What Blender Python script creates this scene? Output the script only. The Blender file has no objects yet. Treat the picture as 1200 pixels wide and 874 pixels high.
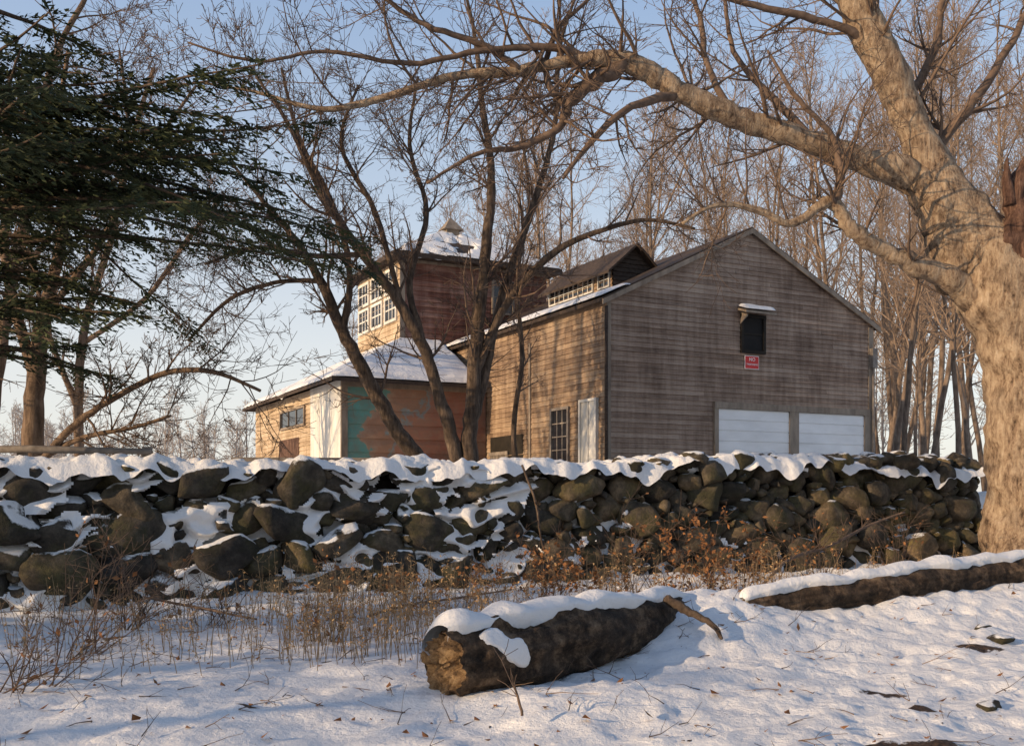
import bpy, bmesh, math, random
import numpy as np
from mathutils import Vector, Matrix, noise, Euler
R=random.Random(7)
V3=Vector
CAMZ=1.6
def W(px,py,d): return V3(((px-600)/1200*d, d, CAMZ+(585-py)/1200*d))
scene=bpy.context.scene
COL=scene.collection
# ------------------------------------------------------------ materials
def mat_new(name):
    m=bpy.data.materials.new(name); m.use_nodes=True
    nt=m.node_tree; b=nt.nodes['Principled BSDF']
    if 'Specular IOR Level' in b.inputs: b.inputs['Specular IOR Level'].default_value=.25
    return m,nt,b
def N(nt,t,**kw):
    n=nt.nodes.new(t)
    for k,v in kw.items(): setattr(n,k,v)
    return n
def ramp(nt,fac,stops):
    r=N(nt,'ShaderNodeValToRGB'); e=r.color_ramp.elements
    e[0].position=stops[0][0]; e[0].color=(*stops[0][1],1)
    e[1].position=stops[-1][0]; e[1].color=(*stops[-1][1],1)
    for p,c in stops[1:-1]:
        x=e.new(p); x.color=(*c,1)
    nt.links.new(fac,r.inputs[0]); return r.outputs[0]
def noise_t(nt,scale,vec=(1,1,1),detail=6,rough=.6,coord='Object'):
    tc=N(nt,'ShaderNodeTexCoord'); mp=N(nt,'ShaderNodeMapping'); mp.inputs['Scale'].default_value=vec
    nt.links.new(tc.outputs[coord],mp.inputs[0])
    n=N(nt,'ShaderNodeTexNoise'); n.inputs['Scale'].default_value=scale; n.inputs['Detail'].default_value=detail; n.inputs['Roughness'].default_value=rough
    nt.links.new(mp.outputs[0],n.inputs['Vector']); return n.outputs[0]
def bump(nt,b,h,strength,dist):
    bp=N(nt,'ShaderNodeBump'); bp.inputs['Strength'].default_value=strength; bp.inputs['Distance'].default_value=dist
    nt.links.new(h,bp.inputs['Height']); nt.links.new(bp.outputs[0],b.inputs['Normal']); return bp
def mix(nt,f,a,bb,mode='MIX'):
    m=N(nt,'ShaderNodeMix',data_type='RGBA',blend_type=mode)
    if isinstance(f,(int,float)): m.inputs[0].default_value=f
    else: nt.links.new(f,m.inputs[0])
    for i,x in ((6,a),(7,bb)):
        if isinstance(x,tuple): m.inputs[i].default_value=(*x,1)
        else: nt.links.new(x,m.inputs[i])
    return m.outputs[2]
def math_n(nt,op,a,b_=None,clamp=False):
    m=N(nt,'ShaderNodeMath',operation=op,use_clamp=clamp)
    for i,x in ((0,a),(1,b_)):
        if x is None: continue
        if isinstance(x,(int,float)): m.inputs[i].default_value=x
        else: nt.links.new(x,m.inputs[i])
    return m.outputs[0]
def simple(name,c1,c2,scale=4,vec=(1,1,1),rough=.85,bs=.4,bd=.02):
    m,nt,b=mat_new(name); n=noise_t(nt,scale,vec)
    nt.links.new(ramp(nt,n,[(.3,c1),(.7,c2)]),b.inputs['Base Color']); b.inputs['Roughness'].default_value=rough
    if bs: bump(nt,b,n,bs,bd)
    return m
def snow_mat(name,bare=False):
    m,nt,b=mat_new(name)
    n1=noise_t(nt,.9,detail=4); n2=noise_t(nt,9,detail=8,rough=.65)
    c=ramp(nt,n1,[(.3,(.72,.715,.71)),(.7,(.84,.825,.80))])
    if bare:
        at=N(nt,'ShaderNodeAttribute',attribute_name='tone')
        sep=N(nt,'ShaderNodeSeparateColor'); nt.links.new(at.outputs[0],sep.inputs[0])
        n3=noise_t(nt,5,detail=8,rough=.7)
        f=math_n(nt,'ADD',sep.outputs[0],n3)
        mr=N(nt,'ShaderNodeMapRange'); nt.links.new(f,mr.inputs[0]); mr.inputs[1].default_value=1.0; mr.inputs[2].default_value=1.08
        n4=noise_t(nt,40,detail=5)
        earth=ramp(nt,n4,[(.35,(.015,.01,.007)),(.65,(.1,.06,.035))])
        c=mix(nt,mr.outputs[0],c,earth)
        n5=noise_t(nt,26,detail=3)
        sp=N(nt,'ShaderNodeMapRange'); nt.links.new(n5,sp.inputs[0]); sp.inputs[1].default_value=.69; sp.inputs[2].default_value=.73; sp.inputs[4].default_value=.7
        c=mix(nt,sp.outputs[0],c,(.16,.11,.07))
    nt.links.new(c,b.inputs['Base Color']); b.inputs['Roughness'].default_value=.7
    bump(nt,b,n2,.7,.05)
    return m
M_SNOW=snow_mat('snow'); M_GROUND=snow_mat('snow_ground',True)
def bark(name,c1,c2,c3,sc=10,bs=.9,bd=.03):
    m,nt,b=mat_new(name)
    n=noise_t(nt,sc,(1,1,.22),8,.7); n2=noise_t(nt,1.6,detail=5)
    c=ramp(nt,n,[(.32,c1),(.5,c2),(.7,c3)])
    c=mix(nt,ramp(nt,n2,[(.4,(0,0,0)),(.65,(1,1,1))]),c,ramp(nt,n,[(.3,tuple(x*.6 for x in c1)),(.7,c2)]))
    nt.links.new(c,b.inputs['Base Color']); b.inputs['Roughness'].default_value=.9
    bump(nt,b,n,bs,bd); return m
M_BARK_BIG,nt,b=mat_new('bark_pale')
n=noise_t(nt,17,(1,1,.3),10,.75); n2=noise_t(nt,2.2,detail=7,rough=.65); n3=noise_t(nt,5,(1,1,.55),6,.7)
s_=math_n(nt,'ADD',math_n(nt,'MULTIPLY',n,.6),math_n(nt,'MULTIPLY',n3,.4))
c=ramp(nt,s_,[(.38,(.06,.038,.025)),(.45,(.25,.17,.11)),(.53,(.43,.32,.215)),(.65,(.60,.48,.35))])
c=mix(nt,ramp(nt,n2,[(.49,(0,0,0)),(.64,(.65,.65,.65))]),c,ramp(nt,s_,[(.4,(.06,.04,.028)),(.6,(.25,.18,.125))]))
nt.links.new(c,b.inputs['Base Color']); b.inputs['Roughness'].default_value=.9; bump(nt,b,s_,1,.12)
M_BARK_MID=bark('bark_brown',(.03,.021,.016),(.105,.074,.052),(.22,.16,.115),16)
M_BARK_LEFT=bark('bark_warm',(.06,.04,.028),(.18,.122,.082),(.32,.225,.155),12,.7)
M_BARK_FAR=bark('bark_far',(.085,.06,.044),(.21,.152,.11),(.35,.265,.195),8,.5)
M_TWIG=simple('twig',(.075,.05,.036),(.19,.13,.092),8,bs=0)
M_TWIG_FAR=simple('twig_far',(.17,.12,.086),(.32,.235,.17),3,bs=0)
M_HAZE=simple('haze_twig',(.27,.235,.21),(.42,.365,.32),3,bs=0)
M_REDWOOD=bark('broken_wood',(.03,.016,.012),(.12,.065,.045),(.27,.17,.12),16,1,.06)
M_NEEDLE=simple('needles',(.016,.024,.012),(.07,.085,.035),1.5,bs=0)
M_WEED=simple('dry_weed',(.22,.13,.06),(.44,.30,.16),6,bs=0)
M_RUST=simple('dead_leaf',(.12,.05,.02),(.32,.15,.06),9,bs=0)
M_GLASS,nt,b=mat_new('glass'); b.inputs['Base Color'].default_value=(.02,.022,.028,1); b.inputs['Roughness'].default_value=.12; b.inputs['Specular IOR Level'].default_value=.5
n=noise_t(nt,3); bump(nt,b,n,.15,.02)
M_DARKGLASS=simple('dark_pane',(.008,.008,.009),(.02,.018,.016),3,bs=0)
M_DARK=simple('shade_and_dark_frame',(.012,.01,.008),(.03,.024,.018),3,bs=0)  # near-black: painted shade for wall gaps and recess, also dark window frame
M_WHITE=simple('white_paint',(.48,.46,.41),(.72,.70,.65),2.5,(1,1,.4),.6,.2,.01)
M_DOORW=simple('garage_white',(.70,.69,.67),(.86,.85,.83),1.6,(.6,.6,1.5),.55,.1,.005)
M_TRIM=simple('weathered_trim',(.16,.125,.095),(.32,.26,.2),5,(1,1,.3))
M_SHING=simple('dark_shingle',(.03,.022,.017),(.085,.06,.045),7,(1,1,3))
M_GREYWOOD=simple('grey_wood',(.13,.11,.095),(.3,.26,.22),6,(1,1,1))
def siding_mat(name,dark,mid,light,rough=.88,bs=.6):
    m,nt,b=mat_new(name)
    at=N(nt,'ShaderNodeAttribute',attribute_name='tone'); sep=N(nt,'ShaderNodeSeparateColor'); nt.links.new(at.outputs[0],sep.inputs[0])
    g=noise_t(nt,1.2,(1,1,30),8,.7); big=noise_t(nt,.55,(1,1,1.5),6,.65); streak=noise_t(nt,2.2,(3,3,.35),5,.6)
    f=math_n(nt,'ADD',math_n(nt,'MULTIPLY',g,.44),math_n(nt,'MULTIPLY',sep.outputs[0],.11))
    f=math_n(nt,'ADD',f,math_n(nt,'MULTIPLY',big,.42)); f=math_n(nt,'ADD',f,math_n(nt,'MULTIPLY',streak,.34))
    c=ramp(nt,f,[(.48,dark),(.62,mid),(.78,light)])
    nt.links.new(c,b.inputs['Base Color']); b.inputs['Roughness'].default_value=rough
    bump(nt,b,g,bs,.012); return m
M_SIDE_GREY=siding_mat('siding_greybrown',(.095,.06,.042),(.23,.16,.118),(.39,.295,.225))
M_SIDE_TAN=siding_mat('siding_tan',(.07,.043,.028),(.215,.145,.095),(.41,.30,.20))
M_SIDE_RED=siding_mat('siding_red',(.06,.026,.018),(.155,.065,.045),(.28,.16,.12))
M_SIDE_CREAM=siding_mat('siding_cream',(.16,.105,.065),(.38,.28,.18),(.58,.47,.34))
M_MURAL,nt,b=mat_new('mural_wall')
tc=N(nt,'ShaderNodeTexCoord'); sx=N(nt,'ShaderNodeSeparateXYZ'); nt.links.new(tc.outputs['Object'],sx.inputs[0])
nz=noise_t(nt,1.1,detail=4); nf=noise_t(nt,6,detail=8)
x=math_n(nt,'ADD',math_n(nt,'MULTIPLY',sx.outputs[0],.2),1.0)
x=math_n(nt,'ADD',x,math_n(nt,'MULTIPLY',math_n(nt,'SUBTRACT',nz,.5),.8))
x=math_n(nt,'ADD',x,math_n(nt,'MULTIPLY',math_n(nt,'SUBTRACT',sx.outputs[2],3.6),-.10))
c=ramp(nt,x,[(.0,(.10,.26,.22)),(.20,(.12,.34,.29)),(.23,(.44,.28,.18)),(.30,(.38,.20,.12)),(.42,(.32,.18,.11)),(.45,(.20,.27,.27)),(.51,(.35,.16,.1)),(.8,(.24,.09,.06)),(1,(.15,.09,.06))])
c=mix(nt,ramp(nt,nf,[(.35,(.1,.1,.1)),(.7,(.55,.55,.55))]),c,(.24,.17,.12))
nt.links.new(c,b.inputs['Base Color']); b.inputs['Roughness'].default_value=.85; bump(nt,b,nf,.4,.02)
M_ROCK,nt,b=mat_new('field_stone')
at=N(nt,'ShaderNodeAttribute',attribute_name='tone'); sep=N(nt,'ShaderNodeSeparateColor'); nt.links.new(at.outputs[0],sep.inputs[0])
n1=noise_t(nt,5,detail=9,rough=.7); n2=noise_t(nt,2.2,detail=6); n3=noise_t(nt,22,detail=6,rough=.7)
base=ramp(nt,n1,[(.3,(.022,.02,.018)),(.5,(.075,.065,.053)),(.72,(.18,.155,.125))])
moss=ramp(nt,n3,[(.3,(.03,.03,.016)),(.7,(.11,.105,.05))])
c=mix(nt,ramp(nt,n2,[(.46,(0,0,0)),(.62,(.75,.75,.75))]),base,moss)
tint=ramp(nt,sep.outputs[0],[(0,(.45,.45,.47)),(.5,(.95,.9,.8)),(1,(1.8,1.5,1.1))])
c=mix(nt,1.0,c,tint,'MULTIPLY')
ge=N(nt,'ShaderNodeNewGeometry'); sn=N(nt,'ShaderNodeSeparateXYZ'); nt.links.new(ge.outputs['Normal'],sn.inputs[0])
f=math_n(nt,'ADD',sn.outputs[2],math_n(nt,'MULTIPLY',math_n(nt,'SUBTRACT',n2,.5),1.5)); f=math_n(nt,'ADD',f,sep.outputs[1])
mr=N(nt,'ShaderNodeMapRange'); nt.links.new(f,mr.inputs[0]); mr.inputs[1].default_value=1.0; mr.inputs[2].default_value=1.1
c=mix(nt,mr.outputs[0],c,(.80,.80,.79))
nt.links.new(c,b.inputs['Base Color']); b.inputs['Roughness'].default_value=.9; bump(nt,b,n3,.9,.035)
M_LOG,nt,b=mat_new('log_bark')
n=noise_t(nt,7,(1,.5,1),10,.74); n2=noise_t(nt,2.8,detail=6)
c=ramp(nt,n,[(.36,(.014,.010,.007)),(.48,(.07,.045,.028)),(.58,(.19,.125,.075)),(.72,(.36,.26,.165))])
c=mix(nt,ramp(nt,n2,[(.47,(0,0,0)),(.58,(.9,.9,.9))]),c,ramp(nt,n,[(.4,(.02,.014,.01)),(.7,(.11,.078,.054))]))
nt.links.new(c,b.inputs['Base Color']); b.inputs['Roughness'].default_value=.9; bump(nt,b,n,1,.10)
M_LOGEND,nt,b=mat_new('log_end')
n=noise_t(nt,11,detail=10,rough=.75); nt.links.new(ramp(nt,n,[(.36,(.04,.022,.012)),(.48,(.24,.15,.075)),(.64,(.48,.33,.18))]),b.inputs['Base Color']); bump(nt,b,n,1,.06)
# ------------------------------------------------------------ mesh builder
class MB:
    def __init__(s): s.v=[]; s.f=[]; s.c=[]
    def add(s,vs,fs,col=None):
        o=len(s.v); s.v.extend([tuple(p) for p in vs]); s.f.extend([tuple(i+o for i in f) for f in fs])
        s.c.extend([col or (.5,0,0)]*len(vs))
    def tube(s,pts,rad,sides=None,rough=0,cap=True,col=None):
        n=len(pts)
        if sides is None:
            r=rad[0]; sides=14 if r>.25 else 8 if r>.1 else 6 if r>.035 else 4 if r>.018 else 3
        vs=[];prev=None
        for i in range(n):
            t=(pts[min(i+1,n-1)]-pts[max(i-1,0)])
            if t.length<1e-6: t=V3((0,0,1))
            t.normalize()
            if prev is None:
                a=V3((1,0,0)) if abs(t.x)<.8 else V3((0,1,0)); prev=a
            u=prev-t*prev.dot(t)
            if u.length<1e-5: u=V3((.3,.9,.1)); u=u-t*u.dot(t)
            u.normalize(); w=t.cross(u); prev=u
            for k in range(sides):
                an=2*math.pi*k/sides; r=rad[i]
                dv=u*math.cos(an)+w*math.sin(an)
                if rough:
                    q=pts[i]+dv*r
                    r*=1+rough*noise.noise(q*2.2)+rough*.6*noise.noise(q*6)
                vs.append(pts[i]+dv*r)
        fs=[]
        for i in range(n-1):
            for k in range(sides):
                a=i*sides+k; b_=i*sides+(k+1)%sides
                fs.append((a,b_,b_+sides,a+sides))
        if cap:
            fs.append(tuple(range((n-1)*sides,n*sides)))
            fs.append(tuple(reversed(range(sides))))
        s.add(vs,fs,col)
    def box(s,x0,x1,y0,y1,z0,z1,col=None):
        vs=[(x,y,z) for x in(x0,x1) for y in(y0,y1) for z in(z0,z1)]
        s.add(vs,[(0,1,3,2),(4,6,7,5),(0,4,5,1),(2,3,7,6),(0,2,6,4),(1,5,7,3)],col)
    def obox(s,o,a,n,s0,s1,z0,z1,f0,f1,col=None):
        vs=[]
        for q in (s0,s1):
            for w in (f0,f1):
                for z in (z0,z1):
                    p=o+a*q+n*w; vs.append((p.x,p.y,z))
        s.add(vs,[(0,1,3,2),(4,6,7,5),(0,4,5,1),(2,3,7,6),(0,2,6,4),(1,5,7,3)],col)
    def slab(s,q,th):
        q=[V3(p) for p in q]; b_=[p-V3((0,0,th)) for p in q]; m=len(q)
        fs=[tuple(range(m)),tuple(reversed(range(m,2*m)))]+[(i,i+m,(i+1)%m+m,(i+1)%m) for i in range(m)]
        s.add(q+b_,fs)
def mk(name,mb,mat,parent=None,smooth=False,label=None,world=False,attr=False):
    me=bpy.data.meshes.new(name); me.from_pydata(mb.v,[],mb.f); me.update()
    me.materials.append(mat)
    if attr:
        ca=me.color_attributes.new('tone','FLOAT_COLOR','POINT')
        a=np.ones((len(mb.v),4),dtype=np.float32); a[:,:3]=np.array(mb.c,dtype=np.float32); ca.data.foreach_set('color',a.ravel())
    if smooth: me.polygons.foreach_set('use_smooth',[True]*len(me.polygons))
    ob=bpy.data.objects.new(name,me); COL.objects.link(ob)
    if parent is not None:
        ob.parent=parent
        if world: ob.location=-parent.location
    if label: ob['label']=label
    return ob
def empty(name,loc,label,cat,group=None):
    e=bpy.data.objects.new(name,None); e.location=loc; e.empty_display_size=.3; COL.objects.link(e); tag(e,label,cat,group); return e
def tag(o,label,cat,group=None):
    o['label']=label; o['category']=cat
    if group: o['group']=group
def struct(o): o['kind']='structure'
def sst(a,b_,x):
    t=max(0,min(1,(x-a)/(b_-a))); return t*t*(3-2*t)
# ------------------------------------------------------------ ground
def wallY(x): return 15.22+.4348*x
PH=math.atan(.4348); WA=V3((math.cos(PH),math.sin(PH),0)); WN=V3((math.sin(PH),-math.cos(PH),0))
def gz(x,y,fine=True):
    wl=wallY(x); yy=min(y,wl+.3)
    low=.08+.03*(max(yy,2)-7)
    low+=.40*math.exp(-((y-(10.8+.24*(x-2)))/1.2)**2)*sst(.6,2.6,x)
    low+=.22*math.exp(-((y-9.9)/.9)**2-((x-1.7)/1.0)**2)
    low+=.10*math.exp(-((y-7.6)/.5)**2-((x-.5)/.9)**2)
    high=1.72+.004*(min(y,60)-wl)
    z=low+(high-low)*sst(.15,.65,y-wl)
    if fine and y<60:
        p=V3((x,y,0))
        z+=.10*noise.noise(p*.45)+.05*noise.noise(p*1.3+V3((5,0,0)))+.03*noise.noise(p*3.5)
        f=sst(-1,2,x)*.7+.5
        a=noise.noise(p*6.5+V3((0,9,0)))
        z+=f*(.038*a-.04*max(0,noise.noise(p*4.3+V3((3,3,0)))-.2))+.016*noise.noise(p*13)
    return z
xs=list(np.arange(-9,11.01,.06)); ys=list(np.arange(4.5,20.5,.06))
def ext(a,lo,hi,g=1.35):
    st=.1
    while a[0]>lo: a.insert(0,a[0]-st); st*=g
    st=.1
    while a[-1]<hi: a.append(a[-1]+st); st*=g
ext(xs,-500,500); ext(ys,-60,900)
mb=MB(); nx,ny=len(xs),len(ys)
bare=[(2.45,6.25,.65,.28),(2.9,8.0,.3,.14),(2.95,7.4,.22,.1),(4.4,9.6,.4,.15),(-3.9,10.3,.4,.15),(3.4,6.35,.5,.12),(-1.9,7.3,.15,.08)]
for y in ys:
    for x in xs:
        mb.v.append((x,y,gz(x,y)))
        bv=0
        if 5<y<12:
            for bx,by,rx,ry in bare:
                bv=max(bv,math.exp(-((x-bx)/rx)**2-((y-by)/ry)**2)*.76)
        mb.c.append((bv,0,0))
for j in range(ny-1):
    for i in range(nx-1):
        a=j*nx+i; mb.f.append((a,a+1,a+nx+1,a+nx))
g=mk('ground',mb,M_GROUND,smooth=True,attr=True); struct(g); tag(g,'snow covered ground with lumps and bare spots','ground')
# ------------------------------------------------------------ stone wall
bm=bmesh.new(); bmesh.ops.create_icosphere(bm,subdivisions=3,radius=1)
IV=np.array([v.co[:] for v in bm.verts]); IF=[tuple(v.index for v in f.verts) for f in bm.faces]; bm.free()
rs=np.random.RandomState(3)
def rock(mb,c,half,rot,col):
    v=np.sign(IV)*np.abs(IV)**.82
    for _ in range(11):
        n=rs.normal(size=3); n/=np.linalg.norm(n); cc=rs.uniform(.55,.92)
        e=np.maximum(0,v@n-cc); v=v-np.outer(e*.9,n)
    k=np.zeros(len(v))
    for _ in range(6):
        d=rs.normal(size=3)*rs.uniform(1.5,4.5); k+=np.sin(v@d+rs.uniform(0,6))*.04
    v=v*(1+k)[:,None]*np.array(half)*1.2
    m=np.array(Euler(rot).to_matrix()); fr=np.array([[WA.x,WA.y,0],[-WN.x,-WN.y,0],[0,0,1]])
    v=(v@m.T)@fr+np.array(c)
    mb.add([tuple(p) for p in v.tolist()],IF,col)
S0=V3((-9.5,wallY(-9.5),0)); SL=(8.95+9.5)/math.cos(PH)
def wpt(s,h,dep): return S0+WA*s-WN*dep+V3((0,0,h))
def spx(s):
    X=(S0+WA*s).x; return 600+1200*X/wallY(X)
def base_top(s):
    x=(S0+WA*s).x
    b=gz(x,wallY(x)-.1,False); px=spx(s)
    t=np.interp(px,[0,300,600,700,850,1000,1150],[2.07,2.07,2.13,2.16,2.33,2.37,2.40])
    return b,float(t)
mb=MB(); stones=[]
def put(s,z,r,asp,gap=.86):
    for (a,b,q,ap) in stones:
        dx=(s-a)/((asp+ap)/2); dz=z-b
        if abs(dx)<.9 and dx*dx+dz*dz<((r+q)*gap)**2: return False
    stones.append((s,z,r,asp)); return True
for rlo,rhi,tries,gap in ((.19,.28,420,.84),(.15,.21,2600,.83),(.12,.155,5000,.82),(.075,.115,7000,.80),(.05,.075,6000,.82)):
    for _ in range(tries):
        s=R.uniform(0,SL); b,t=base_top(s); px=spx(s)
        r=R.uniform(rlo,rhi)*(1.05 if px<500 else .9)
        z=R.uniform(b+r*.2,t-r*.72); put(s,z,r,R.uniform(1.1,2.0),gap)
print('STONES',len(stones))
for (s,z,r,asp) in stones:
    b,t=base_top(s); u=(z-b)/(t-b); px=spx(s)
    sl=sst(740,420,px)
    snow=.05+.45*sl*R.uniform(.1,1)
    if t-z<r*1.6: snow=max(snow,.3+.25*R.random())
    if px>960: snow=min(snow,.1)
    tone_sun=R.uniform(0,.8)+(.2 if px>930 else 0)  # random stone tone; right end warmed, sunlight painted into the tint
    dep=.22+.20*u+R.uniform(-.09,.11)-(.05 if r>.22 else 0)
    hd=max(r*.95,.16)
    rock(mb,wpt(s,z,dep+(.28-hd if r<.2 else 0)*.4-.04),(r*asp*1.0,hd,r*1.04),(R.uniform(-.3,.3),R.uniform(-.45,.45),R.uniform(-.4,.4)),(tone_sun,snow,0))
s=0
while s<SL:
    b,t=base_top(s); w=R.uniform(.2,.55)
    if R.random()<.66:
        rock(mb,wpt(s+w/2,t-R.uniform(.03,.15),.42+R.uniform(-.12,.15)),(w*.5,R.uniform(.18,.28),w*R.uniform(.24,.36)),(R.uniform(-.3,.3),R.uniform(-.35,.35),R.uniform(-.4,.4)),(R.random()*.8,.3+.3*R.random() if spx(s)<960 else .15,0))
    s+=w*R.uniform(.9,1.3)
s=0
while s<SL:
    b,t=base_top(s); w=R.uniform(.35,.6)
    rock(mb,wpt(s+w/2,t-.2,.88),(w*.55,.3,.25),(0,R.uniform(-.3,.3),0),(R.random()*.7,.4,0)); s+=w
swl=empty('stone_wall',(0,wallY(0),.3),'long rough fieldstone boulder wall with snow in gaps','stone wall')
mk('stone',mb,M_ROCK,swl,True,world=True,attr=True)
mb=MB()
n=60
for i in range(n+1):
    s=SL*i/n; b,t=base_top(s)
    for hz,dp in ((b-.3,.40),(t-.22,.55),(t-.22,.95),(b-.3,1.0)):
        mb.v.append(tuple(wpt(s,hz,dp))); mb.c.append((0,0,0))
for i in range(n):
    for k in range(4):
        a=i*4+k; c_=i*4+(k+1)%4; mb.f.append((a,c_,c_+4,a+4))
mb.f.append((0,1,2,3)); mb.f.append((4*n+3,4*n+2,4*n+1,4*n))
mk('core',mb,M_DARK,swl,world=True)  # dark fill painting the shade in the gaps between stones
mb=MB(); ns,nh=700,90
for i in range(ns+1):
    s=SL*i/ns; b,t=base_top(s); px=spx(s)
    fwd=np.interp(px,[0,560,700,900],[.055,.07,.03,-.03])
    for j in range(nh+1):
        u=j/nh; z=b-.05+(t-b+.03)*u
        q=V3((s*1.0,z*1.2,0))
        ph=z*2.9+1.6*noise.noise(q*.9)+.9*noise.noise(q*2.3)
        fr_=ph-math.floor(ph)
        led=(fr_ if fr_<.82 else (1-fr_)/.18*.82)-.4
        dp=.13-fwd+.20*u+.20*led+.10*noise.noise(q*2.4)+.05*noise.noise(q*6)
        mb.v.append(tuple(wpt(s,z,dp))); mb.c.append((0,0,0))
for i in range(ns):
    s=SL*i/ns; px=spx(s)
    thr=np.interp(px,[0,250,350,520,640,720,950,1000],[.06,.03,-.06,-.1,.06,.40,.5,2])
    for j in range(nh):
        q=V3((s*.9-j/nh*.6,j/nh*2.2,3))
        val=noise.noise(q*1.3)+.5*noise.noise(q*3.1)+.3*noise.noise(q*7)
        if j>nh-4: val+=.35
        if j<5: val+=.25
        if val>thr:
            a=i*(nh+1)+j; mb.f.append((a,a+nh+1,a+nh+2,a+1))
mk('snow',mb,M_SNOW,swl,True,world=True)
mb=MB(); nw=18; ns=640
for i in range(ns+1):
    s=SL*i/ns; b,t=base_top(s); px=spx(s)
    red=np.interp(px,[0,600,700,950,1000,1100],[-.08,-.08,-.03,-.02,.08,.2])
    for j in range(nw+1):
        u=j/nw; dp=.12+1.0*u
        q=wpt(s,0,dp)
        z=t-.035-red+.11*noise.noise(q*1.6)+.10*noise.noise(q*4.2)+.03*noise.noise(q*10)
        if j==0: z-=.20+.22*noise.noise(q*2.5); dp-=.03
        if j==1: z-=.05
        if j==nw: z-=.4
        dp+=.11*noise.noise(q*3+V3((0,0,4)))
        mb.v.append(tuple(wpt(s,z,dp))); mb.c.append((0,0,0))
for i in range(ns):
    for j in range(nw):
        a=i*(nw+1)+j; mb.f.append((a,a+nw+1,a+nw+2,a+1))
mk('snow',mb,M_SNOW,swl,True,world=True)
# ------------------------------------------------------------ buildings
ANG=math.radians(27); BZ=1.75
X_=V3((1,0,0)); Y_=V3((0,1,0))
def siding(mb,o,a,n,span,z0,z1,course,rng,pl=(1.6,4.2)):
    z=z0
    while z<z1-.01:
        zt=min(z+course,z1); b0,b1=span(z); t0,t1=span(zt)
        c=min(b0,t0)
        while c<max(b1,t1)-.001:
            e=c+rng.uniform(*pl)
            if max(b1,t1)-e<.5: e=max(b1,t1)
            cl=lambda q,l,h_: max(l,min(h_,q))
            j=rng.uniform(-.004,.008)
            p=[o+a*cl(c,b0,b1)+n*(.03+j),o+a*cl(e,b0,b1)+n*(.03+j),o+a*cl(e,t0,t1)+n*.006,o+a*cl(c,t0,t1)+n*.006,o+a*cl(c,b0,b1)+n*.0,o+a*cl(e,b0,b1)+n*.0]
            zz=[z,z,zt,zt,z,z]
            mb.add([(q.x,q.y,w) for q,w in zip(p,zz)],[(0,1,2,3),(4,5,1,0)],(rng.random(),0,0))
            c=e
        z=zt
def window(par,o,a,n,s0,s1,z0,z1,nxp,nzp,fm,off=.05,fw=.07,mw=.03,name='window',label=None,glass=None):
    m=MB(); m.obox(o,a,n,s0,s1,z0,z1,.0,off); w=mk(name,m,glass or M_GLASS,par,label=label)
    m=MB()
    m.obox(o,a,n,s0-fw,s0,z0-fw,z1+fw,0,off+.05); m.obox(o,a,n,s1,s1+fw,z0-fw,z1+fw,0,off+.05)
    m.obox(o,a,n,s0,s1,z1,z1+fw,0,off+.047); m.obox(o,a,n,s0,s1,z0-fw,z0,0,off+.055)
    for i in range(1,nxp):
        c=s0+(s1-s0)*i/nxp; m.obox(o,a,n,c-mw/2,c+mw/2,z0,z1,off-.01,off+.025)
    for i in range(1,nzp):
        c=z0+(z1-z0)*i/nzp; m.obox(o,a,n,s0,s1,c-mw/2,c+mw/2,off-.01,off+.022)
    mk('frame',m,fm,w); return w
def snowpatch(q,nx_,ny_,th,seed,edge=.25,mask=None):
    m=MB(); q=[V3(p) for p in q]
    L1=(q[1]-q[0]).length; L2=(q[3]-q[0]).length
    for j in range(ny_+1):
        for i in range(nx_+1):
            u,v=i/nx_,j/ny_
            p=q[0]*(1-u)*(1-v)+q[1]*u*(1-v)+q[2]*u*v+q[3]*(1-u)*v
            d=min(u*L1,(1-u)*L1,v*L2,(1-v)*L2)
            e=min(1,(d+.02)/edge); e=e**.5
            k=noise.noise(p*.8+V3((seed,0,0)))*.6+noise.noise(p*2.4+V3((seed,0,0)))*.4
            hgt=th*e*(1+.5*k)
            if mask: hgt-=mask(u,v,k)
            m.v.append((p.x,p.y,p.z+hgt-.01)); m.c.append((0,0,0))
    for j in range(ny_):
        for i in range(nx_):
            a=j*(nx_+1)+i; m.f.append((a,a+1,a+nx_+2,a+nx_+1))
    return m
rb=random.Random(11)
BW,BL,EZ,RZ=8.8,9.7,6.5,8.65
barn=empty('barn',W(712,585,25),'weathered grey-brown clapboard barn with snowy eaves','barn')
barn.location.z=0; barn.rotation_euler=(0,0,ANG)
O=V3((0,0,0))
def gspan(z):
    if z<=EZ: return (0,BW)
    t=(z-EZ)/(RZ-EZ)*BW/2; return (t,BW-t)
m=MB(); siding(m,O,X_,-Y_,gspan,BZ,RZ,.125,rb)
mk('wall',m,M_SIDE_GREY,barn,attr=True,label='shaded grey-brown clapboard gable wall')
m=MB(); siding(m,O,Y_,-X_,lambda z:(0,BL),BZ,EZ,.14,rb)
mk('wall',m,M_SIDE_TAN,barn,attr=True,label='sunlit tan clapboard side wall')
m=MB(); siding(m,V3((BW,0,0)),Y_,X_,lambda z:(0,BL),BZ,EZ,.15,rb)
siding(m,V3((0,BL,0)),X_,Y_,gspan,BZ,RZ,.15,rb)
mk('wall',m,M_SIDE_GREY,barn,attr=True)
m=MB()
sl=(RZ-EZ)/(BW/2); ov=.22
def rz(u): return EZ+sl*(u if u<BW/2 else BW-u)+.1
m.slab([(-ov,-.12,rz(0)-ov*sl),(BW/2,-.12,rz(BW/2)),(BW/2,BL+.2,rz(BW/2)),(-ov,BL+.2,rz(0)-ov*sl)],.09)
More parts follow.
